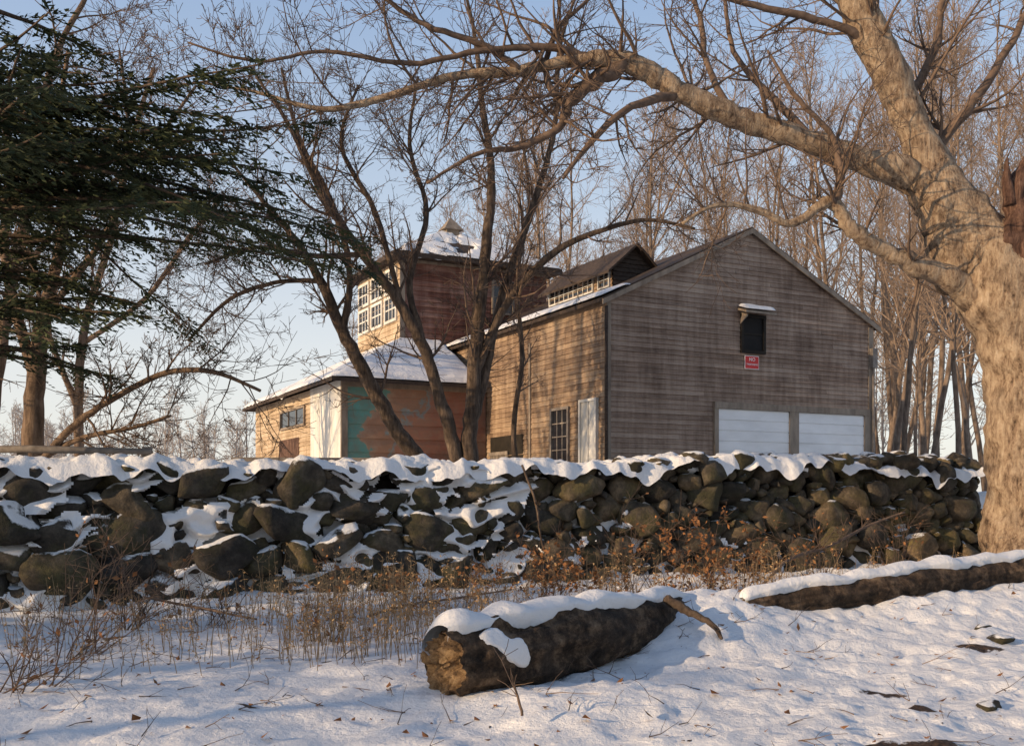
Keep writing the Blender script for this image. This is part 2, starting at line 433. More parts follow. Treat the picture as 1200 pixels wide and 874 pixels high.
m.slab([(BW/2,-.12,rz(BW/2)),(BW+ov,-.12,rz(0)-ov*sl),(BW+ov,BL+.2,rz(0)-ov*sl),(BW/2,BL+.2,rz(BW/2))],.09)
roof=mk('roof',m,M_SHING,barn)
def msk(u,v,k): return .22*sst(.45,1.0,v+.35*k)
m=snowpatch([(-ov-.03,-.12,rz(0)-ov*sl),(-ov-.03,BL,rz(0)-ov*sl),(1.0,BL,rz(1.0)),(1.0,-.12,rz(1.0))],120,16,.12,2,.08,msk)
mk('snow',m,M_SNOW,roof,True)
m=MB()
for a_,b_ in (((-ov,-.15,rz(0)-ov*sl-.04),(BW/2,-.15,rz(BW/2)-.04)),((BW/2,-.15,rz(BW/2)-.04),(BW+ov,-.15,rz(0)-ov*sl-.04))):
    m.slab([a_,b_,(b_[0],-.11,b_[2]),(a_[0],-.11,a_[2])],.13)
m.obox(O,X_,-Y_,-.045,.07,BZ,EZ-.02,0,.045); m.obox(O,X_,-Y_,BW-.14,BW+.04,BZ,EZ-.05,0,.045)
mk('trim',m,M_TRIM,barn)
m=MB()
m.tube([V3((-.1,-.1,EZ-.2)),V3((-.1,-.1,4)),V3((-.1,-.1,BZ))],[.045]*3,8)
mk('downspout',m,M_SHING,barn,True)
m=MB(); m.obox(O,X_,-Y_,BW-.12,BW+.06,5.3,5.85,.05,.18); m.tube([V3((BW-.03,-.11,5.3)),V3((BW-.03,-.11,3.5)),V3((BW-.03,-.11,BZ))],[.035]*3,8)
mk('downspout',m,M_GREYWOOD,barn,label='pale downspout with square hopper')
window(barn,O,X_,-Y_,4.16,4.82,5.52,6.38,1,2,M_DARK,off=.035,fw=.08,mw=.04,glass=M_DARKGLASS)
m=MB(); m.slab([(3.98,-.38,6.50),(5.0,-.38,6.50),(5.0,0,6.62),(3.98,0,6.62)],.06)
m.slab([(4.06,-.3,6.42),(4.11,-.3,6.42),(4.11,0,6.5),(4.06,0,6.2)],.05)
hood=mk('hood',m,M_TRIM,barn)
m=snowpatch([(3.98,-.39,6.50),(5.0,-.39,6.50),(5.0,-.03,6.62),(3.98,-.03,6.62)],16,8,.14,4,.1); mk('snow',m,M_SNOW,hood,True)
for s0,s1 in ((3.33,5.72),(6.04,8.46)):
    m=MB(); z=BZ
    for i in range(8):
        zt=z+.275; m.obox(O,X_,-Y_,s0,s1,z,zt-.022,.0,.05); m.obox(O,X_,-Y_,s0,s1,zt-.022,zt,.0,.030); z=zt
    mk('garage_door',m,M_DOORW,barn,label='white horizontal slatted garage door')
m=MB()
m.obox(O,X_,-Y_,3.20,8.64,3.955,4.12,0,.10); m.obox(O,X_,-Y_,3.20,3.33,BZ,3.955,0,.09); m.obox(O,X_,-Y_,5.72,6.04,BZ,3.955,0,.09); m.obox(O,X_,-Y_,8.46,8.64,BZ,3.955,0,.09)
mk('door_frame',m,M_TRIM,barn)
oY=O; nX=-X_
window(barn,oY,Y_,nX,.45,1.15,BZ+.1,4.05,2,1,M_WHITE,off=.06,name='door',label='white painted plank side door',glass=M_WHITE)
window(barn,oY,Y_,nX,1.85,2.68,2.55,3.95,3,4,M_GREYWOOD,off=.04,name='window',label='small-paned window beside the door')
m=MB(); m.obox(oY,Y_,nX,3.92,4.02,BZ,5.95,0,.06); mk('trim',m,M_TRIM,barn)
m=MB(); m.obox(oY,Y_,nX,4.4,6.5,BZ,3.45,0,.035); mk('opening_shade',m,M_DARK,barn)  # dark sheet on the wall, painting the shade of a recess
m=MB()
for i in range(12): m.obox(oY,Y_,nX,5.3+i*.1,5.36+i*.1,BZ,3.0,.04,.07)
m.obox(oY,Y_,nX,5.25,6.5,2.9,3.0,.07,.1); mk('lattice',m,M_GREYWOOD,barn)
do=V3((1.43,2.0,0)); DW,DL,DZ,DR=1.3,3.5,7.84,8.42
dor=bpy.data.objects.new('dormer',None); COL.objects.link(dor); dor.parent=barn
m=MB()
def dsp(z):
    if z<=DZ: return (0,DW)
    t=(z-DZ)/(DR-DZ)*DW/2; return (t,DW-t)
siding(m,do,X_,-Y_,dsp,7.0,DR,.12,rb); mk('wall',m,M_SHING,dor,attr=True)
m=MB(); siding(m,do,Y_,-X_,lambda z:(0,DL),7.0,DZ,.12,rb); siding(m,do+X_*DW,Y_,X_,lambda z:(0,DL),7.0,DZ,.12,rb); siding(m,do+Y_*DL,X_,Y_,dsp,7.0,DR,.12,rb)
mk('wall',m,M_SIDE_TAN,dor,attr=True)
m=MB(); k=(DR-DZ)/(DW/2); e=.28
m.slab([(1.43-e,1.75,DZ+.08-e*k),(1.43+DW/2,1.75,DR+.08),(1.43+DW/2,5.7,DR+.08),(1.43-e,5.7,DZ+.08-e*k)],.07)
m.slab([(1.43+DW/2,1.75,DR+.08),(1.43+DW+e,1.75,DZ+.08-e*k),(1.43+DW+e,5.7,DZ+.08-e*k),(1.43+DW/2,5.7,DR+.08)],.07)
mk('roof',m,M_SHING,dor)
window(dor,do,Y_,-X_,.12,.62,7.34,7.74,2,2,M_WHITE,off=.03,fw=.04)
window(dor,do,Y_,-X_,.95,3.35,7.34,7.74,9,2,M_WHITE,off=.03,fw=.04)
th=empty('tower_house',barn.location,'rambling wooden house with square tower and snowy roofs','house')
th.rotation_euler=(0,0,ANG)
HX,HY,HY2=-4.56,6.81,17.3; TX,TY,TX2,TY2=-1.63,9.82,3.7,14.1; HZ=5.0; TZ=9.55
m=MB(); siding(m,V3((HX,HY,0)),X_,-Y_,lambda z:(0,-HX-.05),BZ,HZ,.4,rb); mk('wall',m,M_MURAL,th,label='wall with faded teal and rust mural')
m=MB(); siding(m,V3((HX,HY+3.1,0)),Y_,-X_,lambda z:(0,HY2-HY-3.1),BZ,HZ,.14,rb)
siding(m,V3((HX,HY2,0)),X_,Y_,lambda z:(0,8.2),BZ,HZ,.14,rb); mk('wall',m,M_SIDE_CREAM,th,attr=True)
m=MB()
for i in range(3): m.obox(V3((HX,HY,0)),Y_,-X_,i*1.03+.01,i*1.03+1.01,BZ,HZ,-.05,.035)
mk('wall_panel',m,M_WHITE,th,label='pale whitewashed wall panels')
ho=V3((HX,HY,0))
m=MB(); m.obox(ho,X_,-Y_,-.03,.16,BZ,HZ-.02,.0,.055); m.obox(ho,X_,-Y_,.16,4.4,HZ-.2,HZ-.02,0,.05); mk('trim',m,M_TRIM,th)
window(th,ho,Y_,-X_,3.7,6.6,4.0,4.5,3,1,M_TRIM,off=.04)
m=MB(); m.obox(ho,Y_,-X_,4.4,6.9,BZ,3.6,0,.045); mk('door',m,M_REDWOOD,th,label='dark brown doorway boards')
m=MB(); eo=.42; zi=6.72
A=(HX-eo,HY-eo,HZ);B=(-.28,HY-eo,HZ);C=(-.28,TY,zi);D=(TX,TY,zi);E=(HX-eo,HY2+eo,HZ);F=(TX,TY2,zi);G=(TX2,TY2,zi);H_=(TX2,HY2+eo,HZ)
m.slab([A,B,C,D],.1); m.slab([E,A,D,F],.1); m.slab([E,F,G,H_],.1)
rf=mk('roof',m,M_SHING,th)
m=snowpatch([A,B,C,D],60,40,.16,7,.2); mk('snow',m,M_SNOW,rf,True)
m=snowpatch([A,E,F,D],80,40,.12,9,.2,lambda u,v,k:.2*sst(.12,.35,k)); mk('snow',m,M_SNOW,rf,True)
tw=bpy.data.objects.new('tower',None); COL.objects.link(tw); tw.parent=th
m=MB(); siding(m,V3((TX,TY,0)),X_,-Y_,lambda z:(0,TX2-TX),BZ,TZ,.17,rb,(.5,1.4))
siding(m,V3((TX2,TY,0)),Y_,X_,lambda z:(0,TY2-TY),BZ,TZ,.17,rb)
siding(m,V3((TX,TY2,0)),X_,Y_,lambda z:(0,TX2-TX),BZ,TZ,.17,rb)
mk('wall',m,M_SIDE_RED,tw,attr=True,label='worn red shingled tower wall')
m=MB(); siding(m,V3((TX,TY,0)),Y_,-X_,lambda z:(0,TY2-TY),BZ,TZ,.17,rb); mk('wall',m,M_SIDE_CREAM,tw,attr=True)
m=MB(); m.obox(V3((TX,TY,0)),X_,-Y_,-.05,.12,6.7,TZ,0,.05); m.obox(V3((TX,TY,0)),X_,-Y_,.12,TX2-TX,TZ-.28,TZ,0,.045); mk('trim',m,M_TRIM,tw)
to=V3((TX,TY,0))
for i in range(3):
    window(tw,to,Y_,-X_,.35+i*1.35,1.3+i*1.35,8.45,9.1,3,2,M_WHITE,off=.035,mw=.045,fw=.09)
    window(tw,to,Y_,-X_,.35+i*1.35,1.3+i*1.35,7.5,8.2,3,2,M_WHITE,off=.035,mw=.045,fw=.09)
window(tw,to,X_,-Y_,3.3,4.0,7.9,8.9,2,2,M_TRIM,off=.035)
m=MB(); e=.42; zc=TZ-.05; cx,cy=(TX+TX2)/2,(TY+TY2)/2; az=10.95
q=[(TX-e,TY-e,zc),(TX2+e,TY-e,zc),(TX2+e,TY2+e,zc),(TX-e,TY2+e,zc)]; ap1=(cx-.3,cy,az); ap2=(cx+.3,cy,az)
m.add(q+[ap1,ap2],[(0,1,5,4),(1,2,5),(2,3,4,5),(3,0,4),(3,2,1,0)])
m.slab([(a_,b_,c_-.003) for a_,b_,c_ in q],.14)
tr=mk('roof',m,M_SHING,tw)
m=snowpatch([q[0],q[1],ap2,ap1],70,30,.13,12,.15,lambda u,v,k:.2*sst(.1,.3,k)); mk('snow',m,M_SNOW,tr,True)
m=snowpatch([q[0],q[3],(cx-.3,cy,az),(cx-.3,cy,az)],40,30,.08,14,.15,lambda u,v,k:.12*sst(.2,.6,k+.5)); mk('snow',m,M_SNOW,tr,True)
m=MB(); m.box(cx-.24,cx+.24,cy-.24,cy+.24,az-.4,az+.1)
m.add([(cx-.36,cy-.36,az+.1),(cx+.36,cy-.36,az+.1),(cx+.36,cy+.36,az+.1),(cx-.36,cy+.36,az+.1),(cx,cy,az+.6)],[(0,1,4),(1,2,4),(2,3,4),(3,0,4),(3,2,1,0)])
mk('cupola',m,M_TRIM,tr)
def txt(body,size):
    cu=bpy.data.curves.new('t','FONT'); cu.body=body; cu.size=size; cu.align_x='CENTER'; cu.align_y='CENTER'; cu.extrude=.002
    o=bpy.data.objects.new('t',cu); COL.objects.link(o); dg=bpy.context.evaluated_depsgraph_get(); dg.update()
    me=bpy.data.meshes.new_from_object(o.evaluated_get(dg)); bpy.data.objects.remove(o); return me
M_REDP=simple('red_paint',(.5,.03,.03),(.62,.05,.045),3,bs=0,rough=.5); M_WP=simple('white_letter',(.75,.72,.7),(.8,.8,.78),3,bs=0,rough=.5)
rot=Matrix.Rotation(ANG,4,'Z'); sgp=barn.location+(rot@V3((4.44,-.05,5.20)))
sg=empty('sign',sgp,'small red sign with white lettering on barn wall','sign'); sg.rotation_euler=(0,0,ANG)
m=MB(); m.box(-.235,.235,-.012,0,-.175,.175); mk('panel',m,M_WP,sg)
m=MB(); m.box(-.22,.22,-.018,-.0125,-.16,.16); mk('face',m,M_REDP,sg)
for t_,z_,s_ in (('NO',.075,.13),('TRESPASSING',-.055,.064)):
    me=txt(t_,s_); me.materials.append(M_WP); o=bpy.data.objects.new('lettering',me); COL.objects.link(o); o.parent=sg; o.location=(0,-.0225,z_); o.rotation_euler=(math.pi/2,0,0)
fe=empty('rail_fence',(-7,15.8,1.8),'old grey wooden rail fence behind the stone wall','fence')
for i in range(3):
    m2=MB(); x=-9.6+i*1.95; m2.box(x-.06,x+.06,15.94,16.06,1.5,2.42); mk('post',m2,M_GREYWOOD,fe,world=True)
for P_ in ([V3((-10,15.9,2.36)),V3((-7.5,15.88,2.38)),V3((-5.6,15.9,2.34))],[V3((-10,15.9,2.1)),V3((-8,15.9,2.11)),V3((-5.7,15.9,2.08))]):
    m=MB(); m.tube(P_,[.05,.06,.045],8); mk('rail',m,M_GREYWOOD,fe,True,world=True)
m=MB(); m.box(0,3.2,0,.12,0,.24); m.box(.3,.45,-.03,.15,-.4,.0); m.box(2.6,2.75,-.03,.15,-.4,.0)
pk=mk('timber_beam',m,M_GREYWOOD); pk.location=(-5.6,20.4,2.2); pk.rotation_euler=(0,0,.1); tag(pk,'long grey timber beam on short supports','beam')
# ------------------------------------------------------------ trees
def rvec(rng): return V3((rng.uniform(-1,1),rng.uniform(-1,1),rng.uniform(-1,1)))
def grow(mb,rng,p,d,L,r,lvl,K,up=.05,wander=.25,ang=(28,62),rmin=.006,lr=(.35,.7)):
    n=max(3,min(9,int(L/.3)+2)); pts=[p.copy()]; rad=[max(r,rmin)]; dirs=[d]
    for i in range(n):
        d=(d+rvec(rng)*wander+V3((0,0,up))).normalized(); p=p+d*(L/n)
        pts.append(p.copy()); rad.append(max(rmin*.7,r*(1-.85*(i+1)/n))); dirs.append(d)
    mb.tube(pts,rad,cap=False)
    if lvl<len(K):
        for j in range(K[lvl]):
            t=rng.uniform(.15,1); i=min(n,int(t*n)); dd=dirs[i]
            a=math.radians(rng.uniform(*ang)); pr=dd.cross(rvec(rng))
            if pr.length<.01: continue
            pr.normalize(); cd=dd*math.cos(a)+pr*math.sin(a)
            grow(mb,rng,pts[i],cd,L*rng.uniform(*lr)*(1.15-.5*t),max(rmin,rad[i]*.65),lvl+1,K,up,wander,ang,rmin,lr)
def cr(P,sub=6):
    out=[]; n=len(P)
    for i in range(n-1):
        p0,p1,p2,p3=P[max(i-1,0)],P[i],P[i+1],P[min(i+2,n-1)]
        for k in range(sub):
            t=k/sub; out.append(tuple(.5*((2*b)+(-a+c)*t+(2*a-5*b+4*c-d)*t*t+(-a+3*b-3*c+d)*t**3) for a,b,c,d in zip(p0,p1,p2,p3)))
    out.append(tuple(P[-1])); return out
RSC=.78
def limb(spec,sub=6,jit=.0,rng=R):
    P=[]
    for px,py,rp,d in spec:
        w=W(px,py,d); P.append((w.x,w.y,w.z,rp*RSC/1200*d))
    o=cr(P,sub); pts=[V3(q[:3])+rvec(rng)*jit*q[3] for q in o]; rad=[max(q[3],.006) for q in o]; return pts,rad
def sprout(mb,rng,pts,rad,k,L,K,tmin=.1,up=.05,rmin=.006,ang=(35,75),rs_=.42,bias=V3((0,0,.25)),wander=.22):
    n=len(pts)
    for j in range(k):
        i=min(n-2,int(rng.uniform(tmin,1)*(n-1))); d=(pts[i+1]-pts[i]).normalized()
        a=math.radians(rng.uniform(*ang)); pr=d.cross(rvec(rng))
        if pr.length<.05: continue
        pr.normalize(); cd=(d*math.cos(a)+pr*math.sin(a)+bias).normalized()
        grow(mb,rng,pts[i],cd,rng.uniform(*L),min(max(rmin,rad[i]*rs_),.035),0,K,up,wander,rmin=rmin)
rt=random.Random(21)
bt=empty('bare_tree',W(1192,665,17),'massive old pale-barked bare tree with broken limb','tree')
tk=MB(); cn=MB()
p,r=limb([(1210,695,115,17),(1204,655,74,17),(1204,600,58,17),(1204,500,55,17),(1198,420,58,17),(1180,350,66,17),(1157,300,58,17),(1124,255,42,17),(1092,200,33,17),(1070,150,25,17),(1045,90,27,16.9),(1015,30,27,16.8),(985,-30,20,16.7),(960,-110,16,16.6),(935,-200,10,16.5)],12)
tk.tube(p,r,44,.17); sprout(cn,rt,p,r,10,(1.5,3.5),[4,3,2],.6)
p,r=limb([(1120,330,30,17),(1105,262,34,17),(1085,222,29,17),(1060,204,24,16.9),(1000,185,19,16.8),(930,160,17.5,16.6),(860,137,17,16.4),(800,110,16,16.2),(760,84,15.5,16.1),(722,70,14,16),(670,72,10,15.9),(600,84,8,15.8),(530,90,6.5,15.7),(460,112,5.5,15.6),(380,128,4.5,15.5),(300,108,2.5,15.4),(240,98,1.5,15.3)],7,.12)
tk.tube(p,r,20,.2); sprout(cn,rt,p,r,44,(1.0,2.6),[4,4,2],.3,bias=V3((0,0,.1)))
p,r=limb([(1165,360,30,17),(1115,330,20,16.8),(1075,312,15,16.6),(1030,290,12,16.4),(995,265,11,16.2),(972,236,9,16.1),(930,262,6,16),(885,246,5,15.9),(840,240,4,15.8),(800,262,2.5,15.7)],7,.2)
tk.tube(p,r,14,.18); sprout(cn,rt,p,r,18,(.8,1.8),[4,3],.2)
for sp_,k in (([(978,245,8,16.1),(985,205,6,16),(975,160,4.5,16),(930,110,3.5,15.9),(900,60,2,15.9)],9),
  ([(728,74,13,16),(700,95,10,15.9),(668,122,9,15.8),(655,150,6,15.7),(610,172,5,15.7),(560,180,3.5,15.6),(500,215,2,15.5)],16),
  ([(610,82,6,15.8),(560,50,5,15.6),(500,30,4,15.5),(440,-10,3,15.4),(400,-50,2,15.4)],10),
  ([(690,68,7,15.9),(640,55,6,15.8),(560,60,5,15.6),(480,75,4,15.5),(380,60,3,15.4),(300,72,2.5,15.3),(220,50,1.5,15.2)],14),
  ([(860,137,6,16.4),(830,80,5,16.6),(820,20,4,16.8),(800,-40,3,17)],7),
  ([(960,170,7,16.7),(900,110,5,17),(860,60,4,17.3),(850,0,3,17.5)],7),
  ([(660,122,6,15.8),(640,90,5,15.9),(650,40,4,16),(690,0,3,16.1)],7),
  ([(1085,190,9,17),(1140,120,7,17.2),(1180,60,6,17.4),(1210,0,5,17.5)],8),
  ([(1060,120,8,17),(1095,60,6,17.3),(1105,0,5,17.5),(1130,-60,4,17.6)],8),
  ([(1030,60,8,16.9),(980,30,6,16.6),(900,10,5,16.4),(820,-10,4,16.3)],7),
  ([(800,112,8,16.2),(740,125,6,15.7),(690,170,4.5,15.4),(660,210,2.5,15.2)],9)):
    p,r=limb(sp_,6,.3); cn.tube(p,r,8,.15); sprout(cn,rt,p,r,k,(.8,2.0),[4,3,2],.1,bias=V3((0,0,.1)))
mk('trunk',tk,M_BARK_BIG,bt,True,world=True); mk('crown',cn,M_TWIG,bt,True,world=True)
m=MB(); p,r=limb([(1196,345,36,16.8),(1192,300,28,16.6),(1194,255,24,16.5),(1197,222,20,16.5),(1200,200,12,16.5),(1203,184,5,16.5),(1203,178,1,16.5)],8); m.tube(p,r,30,.6)
p,r=limb([(1184,240,10,16.4),(1180,205,6,16.4),(1181,185,1,16.4)],6); m.tube(p,r,10,.5)
mk('broken_limb',m,M_REDWOOD,bt,True,world=True,label='broken dark stub of exposed heartwood')
m=MB(); p,r=limb([(1215,380,50,17.3),(1250,280,38,17.6),(1255,180,32,17.7),(1240,80,26,17.8),(1215,0,18,17.8),(1190,-80,11,17.8)],6); m.tube(p,r,16,.14)
mk('trunk',m,M_BARK_BIG,bt,True,world=True)
def tree(name,base,label,specs,bmat,tmat,seed,kk,L,K,group=None,rmin=.006,up=.05):
    rg=random.Random(seed); e=empty(name,base,label,'tree',group); t=MB(); c_=MB()
    for s_ in specs:
        p,r=limb(s_,6,.15,rg); t.tube(p,r,10,.14); sprout(c_,rg,p,r,kk,L,K,.22,up,rmin)
    mk('trunk',t,bmat,e,True,world=True); mk('crown',c_,tmat,e,True,world=True); return e
tree('bare_tree',W(548,578,21),'multi-stemmed bare tree with dark bark before the barn',[
 [(548,590,17,21),(550,530,13,21),(553,470,11,21),(560,380,10,21),(570,290,8,21),(576,210,6,21),(565,120,4.5,21),(556,40,3,21),(540,-30,2,21)],
 [(540,560,11,21),(526,500,10,20.9),(512,455,9,20.8),(496,405,8.5,20.7),(466,352,8,20.6),(425,298,7,20.4),(388,245,6,20.2),(360,192,4,20),(335,140,3,19.9),(300,90,2,19.8)],
 [(556,440,7,21),(585,372,6,21),(612,332,5.5,20.9),(655,292,5,20.8),(705,270,4,20.6),(760,258,3,20.4),(815,268,2,20.3)],
 [(553,500,8,21),(570,430,7,21.2),(590,340,6,21.4),(625,240,5,21.6),(650,150,4,21.8),(655,60,3,22),(680,-20,2,22)],
 [(496,405,6,20.7),(480,330,5,20.8),(500,250,4,21),(480,170,3,21),(490,90,2,21)],
 [(425,298,4,20.4),(370,300,4,20.2),(300,290,3,20),(240,310,2,19.8)],
 [(470,355,4,20.6),(440,250,4,20.4),(400,170,3,20.2),(420,100,2,20)]],M_BARK_MID,M_TWIG,31,20,(.7,2.1),[5,4,2])
tree('bare_tree',W(492,578,22),'leaning bare tree with dark curved trunk',[
 [(502,590,13,22),(492,545,12,22),(466,505,11.5,21.9),(432,445,10.5,21.8),(402,388,9,21.7),(376,330,7,21.6),(345,280,5,21.5),(308,235,3.5,21.4),(270,190,2,21.3)],
 [(402,388,6,21.7),(410,320,5,21.6),(390,240,4,21.5),(350,160,3,21.4),(330,80,2,21.3)],
 [(376,330,4,21.6),(330,330,3.5,21.5),(270,350,3,21.4),(220,400,2,21.3)]],M_BARK_MID,M_TWIG,33,18,(.7,2.0),[5,4,2])
tree('bare_tree',W(600,578,24),'slender bare sapling beside the barn',[
 [(608,590,5,24),(602,500,4,24),(612,420,3.5,24),(606,330,3,24),(620,240,2.5,24),(610,150,2,24)]],M_BARK_MID,M_TWIG,35,14,(.6,1.6),[4,3])
tree('bare_tree',W(38,578,18),'bare tree with upright brown trunk and fine branches',[
 [(34,590,18,18),(38,520,16,18),(42,440,13,18),(52,370,11,18),(68,300,8,18),(80,220,6,18),(70,140,4,18),(80,60,3,18)],
 [(42,440,9,18),(20,370,8,18),(5,290,7,18),(10,200,5,18),(0,100,4,18)],
 [(52,370,6,18),(100,310,5,18),(140,240,4,18),(150,150,3,18),(140,60,2,18)],
 [(50,540,6,17.6),(85,500,5.5,17.2),(135,466,5,17),(195,437,4.5,16.8),(250,436,3.5,16.6),(305,458,2.2,16.4)],
 [(60,530,5,17.6),(100,512,4,17.2),(160,500,3,17),(200,487,2,16.8)]],M_BARK_LEFT,M_TWIG,41,14,(.8,2.0),[5,4,2])
tree('bare_tree',W(90,578,27),'thin bare tree with pale trunk',[
 [(96,590,8,27),(92,480,7,27),(100,380,6,27),(130,280,5,27),(150,180,4,27),(180,80,3,27)],
 [(92,480,5,27),(60,400,4,27),(40,320,3,27),(30,240,2,27)],
 [(100,400,4,27),(170,350,3.5,27),(220,280,3,27),(260,230,2,27)]],M_BARK_LEFT,M_TWIG,43,15,(1,2.6),[5,4,2])
tree('bare_tree',W(-10,578,20),'slender bare tree with arching twigs',[
 [(-20,590,12,20),(-5,450,10,20),(14,330,8,20),(40,200,6,20),(60,80,5,20),(110,-20,3,20)],
 [(10,330,5,20),(90,250,4,20),(170,180,3,20),(230,100,2,20)]],M_BARK_LEFT,M_TWIG,45,14,(1,2.6),[4,4,2])
protos=[]
for vi in range(6):
    rg=random.Random(100+vi); t=MB(); c_=MB(); Hh=20
    pts=[];rad=[];p=V3((0,0,-.3));d=V3((rg.uniform(-.05,.05),rg.uniform(-.05,.05),1)).normalized()
    n=14
    for i in range(n+1):
        pts.append(p.copy()); rad.append(.145*(1-.88*i/n)*(1.25 if i==0 else 1)); d=(d+rvec(rg)*.12+V3((0,0,.12))).normalized(); p=p+d*(Hh/n)
    t.tube(pts,rad,8,.1)
    for j in range(26):
        f=rg.uniform(.22,.98)**.85; i=min(n-1,int(f*n)); a=math.radians(rg.uniform(26,58)); az=rg.uniform(0,6.28)
        cd=V3((math.sin(a)*math.cos(az),math.sin(a)*math.sin(az),math.cos(a)))
        grow(c_,rg,pts[i]+(pts[i+1]-pts[i])*rg.random(),cd,(1.8+4.8*(1-f))*rg.uniform(.6,1.15),max(.026,rad[i]*.45),0,[7,5],.06,.24,rmin=.009,lr=(.3,.6))
    ms=[]
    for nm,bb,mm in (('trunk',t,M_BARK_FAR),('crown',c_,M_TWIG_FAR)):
        me=bpy.data.meshes.new(nm); me.from_pydata(bb.v,[],bb.f); me.materials.append(mm); me.polygons.foreach_set('use_smooth',[True]*len(me.polygons)); ms.append(me)
    protos.append(ms)
rf_=random.Random(77); placed=[]
def place(x,y,sc,i,z=1.8,grp='woodland trees behind the barn'):
    e=empty('bare_tree',(x,y,z),'tall slender bare woodland tree with fine twigs','tree',grp)
    e.rotation_euler=(rf_.uniform(-.05,.05),rf_.uniform(-.05,.05),rf_.uniform(0,6.28)); e.scale=(sc,sc,sc*rf_.uniform(.9,1.1))
    for me in protos[i%6]:
        o=bpy.data.objects.new(me.name.split('.')[0],me); COL.objects.link(o); o.parent=e
cnt=0;tries=0
while cnt<84 and tries<3000:
    tries+=1
    px=rf_.uniform(560,1300) if rf_.random()<.88 else rf_.uniform(400,560); d=44+40*rf_.random()**1.1
    x=(px-600)/1200*d
    if any((x-a)**2+(d-b)**2<7 for a,b in placed): continue
    top=np.interp(px,[400,520,600,700,850,950,1100,1300],[320,200,100,70,90,20,-20,-60])+rf_.uniform(-30,170)
    sc=((585-top)/1200*d)/20
    if sc>1.6: sc=1.6
    placed.append((x,d)); place(x,d,max(.45,sc),cnt); cnt+=1
for px,d,sc in ((1060,33,.75),(1085,36,.85),(1045,39,.9),(1120,32,.7),(1100,42,1.0),(1072,41,.6),(1140,39,.8)):
    place((px-600)/1200*d,d,sc,cnt); cnt+=1
for x,y,sc in ((-14.0,20.6,.75),(-18.5,18.2,.9),(-16.5,23.5,.8),(-13.0,17.6,.55),(-21,15.2,.9)):  # off-view trees added to dapple the barn side wall with shadow
    place(x,y,sc,cnt,1.7,'unseen bare trees added to cast shadows'); cnt+=1
m=MB(); rg=random.Random(5)
for i in range(150):
    if i<95: d=rg.uniform(140,200); px=rg.uniform(-60,620); Hh=(585-rg.uniform(465,505))/1200*d
    else: d=rg.uniform(95,130); px=rg.uniform(560,1350); Hh=(585-rg.uniform(300,430))/1200*d
    b=V3(((px-600)/1200*d,d,1.8)); 
    pts=[b,b+V3((rg.uniform(-.4,.4),0,Hh*.5)),b+V3((rg.uniform(-.8,.8),0,Hh))]; m.tube(pts,[.16,.12,.04],4,cap=False)
    for j in range(12):
        f=rg.uniform(.2,.95); a=rg.uniform(.5,1.0); az=rg.uniform(0,6.28)
        grow(m,rg,b+V3((0,0,Hh*f)),V3((math.sin(a)*math.cos(az),math.sin(a)*math.sin(az),math.cos(a))),Hh*.3*(1.1-f*.6),.07,0,[6,3],.05,.2,rmin=.03)
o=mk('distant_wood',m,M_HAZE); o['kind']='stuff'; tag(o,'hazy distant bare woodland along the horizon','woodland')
def hemlock(seed,zlo,zhi,nb,focus,dens=1.0):
    rg=random.Random(seed); t=MB(); f_=MB()
    H_=13; t.tube([V3((0,0,-.4)),V3((.1,0,4)),V3((0,.1,9)),V3((0,0,H_))],[.28,.22,.14,.03],10,.1)
    for b in range(nb):
        z=rg.uniform(zlo,zhi)
        fc=focus and b<nb*.72
        az=rg.gauss(-.05,.42) if fc else rg.uniform(-math.pi,math.pi)
        if focus and not fc: az=rg.uniform(.9,5.6)
        Lb=(1-(z/ (H_+1)))*7.5*rg.uniform(.6,1.05)+.6
        if fc:
            if b%3==2: z=rg.uniform(2.0,3.7); Lb=rg.uniform(1.6,3.3)
            elif b%3==1: z=rg.uniform(4.2,5.9); Lb=rg.uniform(2.2,4.2)
            else: z=rg.uniform(4.0,5.4); Lb=rg.uniform(4.2,6.3)
        d=V3((math.cos(az),math.sin(az),rg.uniform(-.08,.16))).normalized(); p=V3((0,0,z)); pts=[p]; ds=[d]; n=14
        for i in range(n):
            d=(d+V3((0,0,-.012))+rvec(rg)*.07).normalized(); p=p+d*Lb/n; pts.append(p); ds.append(d)
        t.tube(pts,[.04*(1-.85*i/n)+.004 for i in range(n+1)],4,cap=False)
        ns_=int(Lb*12*dens)
        for k in range(ns_):
            u=rg.uniform(.12,1); i=min(n-1,int(u*n)); q=pts[i].lerp(pts[i+1],u*n-i)
            side=1 if k%2 else -1; hd=V3((-ds[i].y,ds[i].x,0)).normalized()*side
            sd=(ds[i]*rg.uniform(.4,.9)+hd*rg.uniform(.3,1)+V3((0,0,rg.uniform(-.35,.15)))).normalized()
            Ls=rg.uniform(.3,1.0)*(1.1-.6*u)*min(1,Lb/3.5)+.14
            m_=int(Ls*22)+3
            perp=sd.cross(V3((0,0,1))).normalized()
            for a in range(m_):
                w=(a+rg.random())/m_; c=q+sd*Ls*w+V3((0,0,-.2*w*w*Ls))+rvec(rg)*.025
                s2=1 if a%2 else -1
                td=(sd*.75+perp*s2*rg.uniform(.3,1)+V3((0,0,rg.uniform(-.4,.2)))).normalized(); l2=rg.uniform(.07,.18)*(1.15-.5*w)
                wd=td.cross(V3((rg.uniform(-1,1),rg.uniform(-1,1),1))).normalized()*rg.uniform(.011,.023)
                f_.add([c-wd*.5,c+td*l2*.5-wd,c+td*l2,c+td*l2*.5+wd,c+wd*.5],[(0,1,2,3,4)])
    return t,f_
HP=(-8.0,14.8)
t,f_=hemlock(61,3.2,11,84,True)
